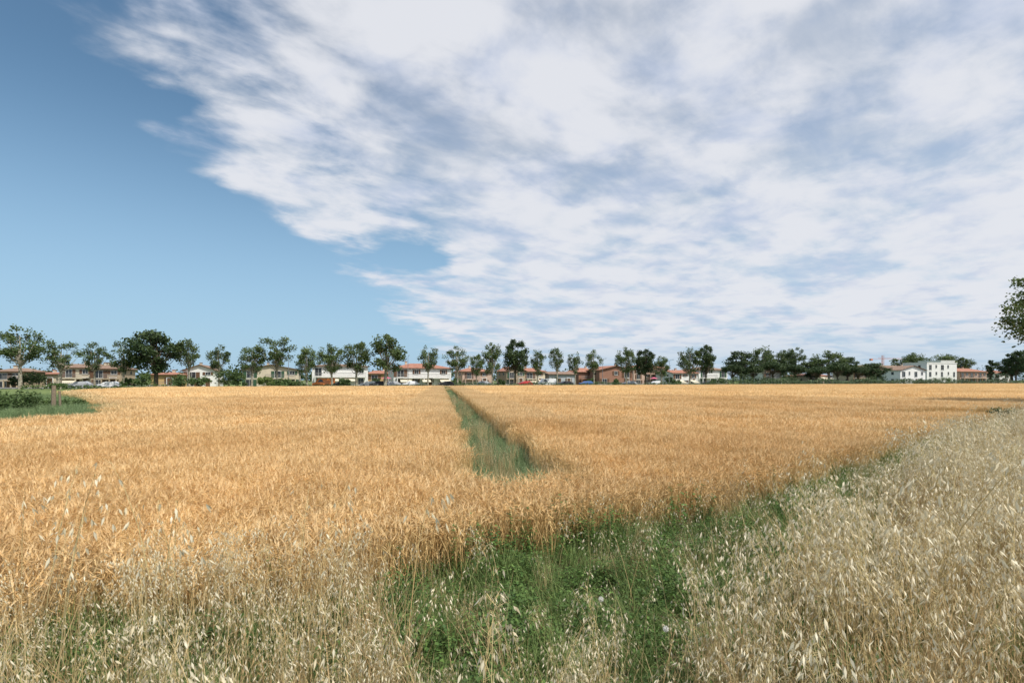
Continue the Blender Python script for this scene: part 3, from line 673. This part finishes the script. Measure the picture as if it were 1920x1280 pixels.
    if aw:
        k=MB(); q=-hw*.8
        while q<hw*.7:
            wq=U(2,3.2); z=sh-.35 if balc else sh-.3
            k.face([(q,-.17,z),(q+wq,-.17,z),(q+wq,-2.4,z-.8),(q,-2.4,z-.8)]); k.face([(q,-2.4,z-.8),(q+wq,-2.4,z-.8),(q+wq,-2.4,z-1.0),(q,-2.4,z-1.0)])
            q+=wq+U(.5,3)
        k.obj('awning',[aw],E)
    return E
house('villa',-10,42,689,697,'beige','tile_brown','hip',156)
house('villa',112,178,681,690,'cream','tile_brown','gable',160,aw='awning')
house('villa',170,226,683,692,'beige','tile_brown','hip',157,chim=3)
house('bungalow',283,330,697,703,'ochre','tile_red','hip',156,1,balc=False)
house('villa',343,405,683,695,'white','tile_brown','gable_front',168,2,balc=False)
house('villa',455,560,683,693,'cream','tile_brown','gable_front',160,2,shut='shut_g')
house('apartment_house',585,690,681,687,'white','tile_brown','hip',160,2,14,aw='awning',chim=2,shut=None)
house('apartment_house',738,846,680,691,'white','tile_red','hip',156,2,14,shut='shut_b',aw='awning',chim=1)
house('villa',867,922,689,697,'pink','tile_red','hip',157,2)
house('villa',950,985,686,696,'beige','tile_red','gable_front',157,2,shut='shut_g')
house('villa',984,1022,689,697,'cream','tile_red','hip',158,2,aw='awning')
house('bungalow',1030,1078,696,702,'grey','tile_brown','gable',158,1,balc=False)
house('villa',1085,1122,689,698,'brick','tile_red','hip',165,2)
house('villa',1124,1186,685,694,'brick','tile_red','gable_front',157,2,balc=False)
house('apartment_house',1188,1254,683,690,'pink','tile_red','hip',170,3,chim=2)
house('villa',1262,1308,693,700,'white','tile_red','gable',157,2,aw='awning',balc=False)
house('villa',1310,1364,687,694,'white','tile_brown','hip',158,2,shut='shut_g',balc=True)
house('villa',1430,1466,690,698,'white','tile_brown','hip',158,2)
house('bungalow',1515,1560,700,705,'cream','tile_red','hip',150,1,balc=False,aw='awning')
house('apartment_house',1600,1680,681,686,'beige','tile_brown','flat',172,3,chim=0)
house('white_house',1688,1735,685,694,'white','tile_brown','gable_front',150,2,balc=False,shut=None)
house('apartment_house',1738,1794,679,681,'white','tile_brown','flat',158,3,shut=None,balc=False,chim=0)
house('apartment_house',1764,1790,674,677,'white','tile_brown','flat',172,3,shut=None,balc=False,chim=0)
house('villa',1800,1850,690,697,'pink','tile_red','hip',170,2)
house('villa',60,105,697,702,'cream','tile_red','hip',170,1,balc=False)
house('villa',690,735,694,701,'ochre','tile_red','hip',176,2,balc=False)
house('villa',1865,1900,694,700,'white','tile_red','hip',176,2,balc=False)
for a_,b_ in [(90,340),(560,735),(870,1080),(1120,1360)]:
    xa,ya=at_bearing(a_,150.5); xb,yb=at_bearing(b_,150.5); L=math.hypot(xb-xa,yb-ya)
    k=MB(); k.box(0,L,0,.2,0,.6,0); q=0
    while q<L: k.box(q,q+.05,.07,.12,.6,1.25,1); q+=.35
    k.box(0,L,.06,.13,1.25,1.31,1); k.obj('garden_wall',['concrete','rail'],loc=(xa,ya,0),rotz=ANG)

# ------------------------------------------------------------------ cars, lamps, crane, parasol
def car(px_,D0,paint,van=False,name='parked_car'):
    X_,d=at_bearing(px_,D0); E=empty('parked_van' if van else name,(X_,d,.15 if D0<139 else .03),ANG)
    L=4.3 if not van else 5.2; prof=[(-L/2,.35),(-L/2,.75),(-L/2+.15,.92),(-L/2+1.0,1.0),(-L/2+1.6,1.42),(L/2-1.1,1.46),(L/2-.35,1.0),(L/2,.92),(L/2,.35)]
    if van: prof=[(-L/2,.35),(-L/2,.95),(-L/2+.7,1.2),(-L/2+1.3,2.1),(L/2-.1,2.2),(L/2,2.0),(L/2,.35)]
    b=MB(); w_=.88; n_=len(prof)
    for sy,ins in ((-w_,0),(w_,0)):
        b.v+= [(x_,sy*(1 if z_<1.05 else .84),z_) for x_,z_ in prof]
    b.f.append(tuple(range(n_))); b.m.append(0); b.t.append(0); b.f.append(tuple(reversed(range(n_,2*n_)))); b.m.append(0); b.t.append(0)
    for k in range(n_):
        k2=(k+1)%n_; b.f.append((k,n_+k,n_+k2,k2)); b.m.append(0); b.t.append(0)
    b.obj('body',[paint],E)
    g_=MB(); zt=1.38 if not van else 1.9; zb=1.02 if not van else 1.3
    xa=-L/2+1.25; xb=L/2-.9 if not van else -L/2+2.4
    for sy in (-1,1):
        yb_=sy*(w_-.02); yt_=sy*(w_*.84+.015)
        g_.face([(xa,yb_,zb),(xb+.2,yb_,zb),(xb-.25,yt_,zt),(xa+.4,yt_,zt)])
    g_.obj('windows',['glass'],E)
    t=MB()
    for wx in (-L/2+.8,L/2-.8):
        for sy in (-1,1): t.tube([(wx,sy*.62,.32),(wx,sy*.9,.32)],[.32,.32],14,0,0); t.tube([(wx,sy*.9,.32),(wx,sy*.91,.32)],[.18,.18],10,1,0)
    t.obj('wheels',['tyre','metal'],E)
cp={'o':carpaint('orange_paint',(.75,.22,.04)),'w':carpaint('white_car',(.75,.75,.75)),'k':carpaint('dark_car',(.03,.03,.035)),'s':carpaint('silver_car',(.40,.41,.43)),'r':carpaint('red_car',(.45,.03,.03)),'b':carpaint('blue_car',(.05,.12,.30))}
for p,c,v in [(607,'o',True),(640,'k',False),(692,'w',False),(708,'k',False),(735,'s',False),(770,'w',False),(838,'k',False),(905,'s',False),(985,'r',False),(1025,'w',True),(1060,'k',False),(1100,'b',False),(1180,'s',False),(1230,'w',False),(1330,'k',False),(150,'s',False),(205,'w',False)]:
    car(p,140.3,cp[c],v)
for p in (541,765,955,1130,1255):
    X_,d=at_bearing(p,148); b=MB(); b.tube([(0,0,0),(0,0,4),(0,0,8)],[.09,.07,.05],8,0,.5); b.tube([(0,0,7.9),(0,-.8,8.25),(0,-1.6,8.3)],[.04,.04,.03],6,0,.5); b.box(-.14,.14,-2.2,-1.55,8.24,8.36,0); b.obj('street_lamp',['metal'],loc=(X_,d,0),rotz=ANG)
for p in (724,1226):
    X_,d=at_bearing(p,151); b=MB(); b.tube([(0,0,0),(0,0,2.5)],[.03,.03],6,1,.5)
    for k in range(8):
        a0_,a1_=k*math.pi/4,(k+1)*math.pi/4; b.face([(0,0,2.75),(1.5*math.cos(a0_),1.5*math.sin(a0_),2.2),(1.5*math.cos(a1_),1.5*math.sin(a1_),2.2)],0,0)
    b.obj('parasol',['parasol','metal'],loc=(X_,d,0))
X_,d=at_bearing(1655,300); b=MB(); H_=height(673,d)
for sx in (-.6,.6):
    for sy in (-.6,.6): b.box(sx-.08,sx+.08,sy-.08,sy+.08,0,H_+3)
z=0
while z<H_: 
    for sy in (-.6,.6): b.tube([(-.6,sy,z),(.6,sy,z+1.2)],[.05,.05],4,0,0)
    z+=1.2
b.box(-14,22,-.35,-.25,H_,H_+.12); b.box(-14,22,.25,.35,H_,H_+.12); b.box(-5,22,-.05,.05,H_+1.0,H_+1.1)
q=-5
while q<22: b.tube([(q,-.3,H_),(q+.75,0,H_+1.05),(q+1.5,.3,H_)],[.05,.05,.05],4,0,0); q+=1.5
b.box(-14,-12,-.7,.7,H_-1.4,H_); b.obj('tower_crane',['crane'],loc=(X_,d,0),rotz=ANG)
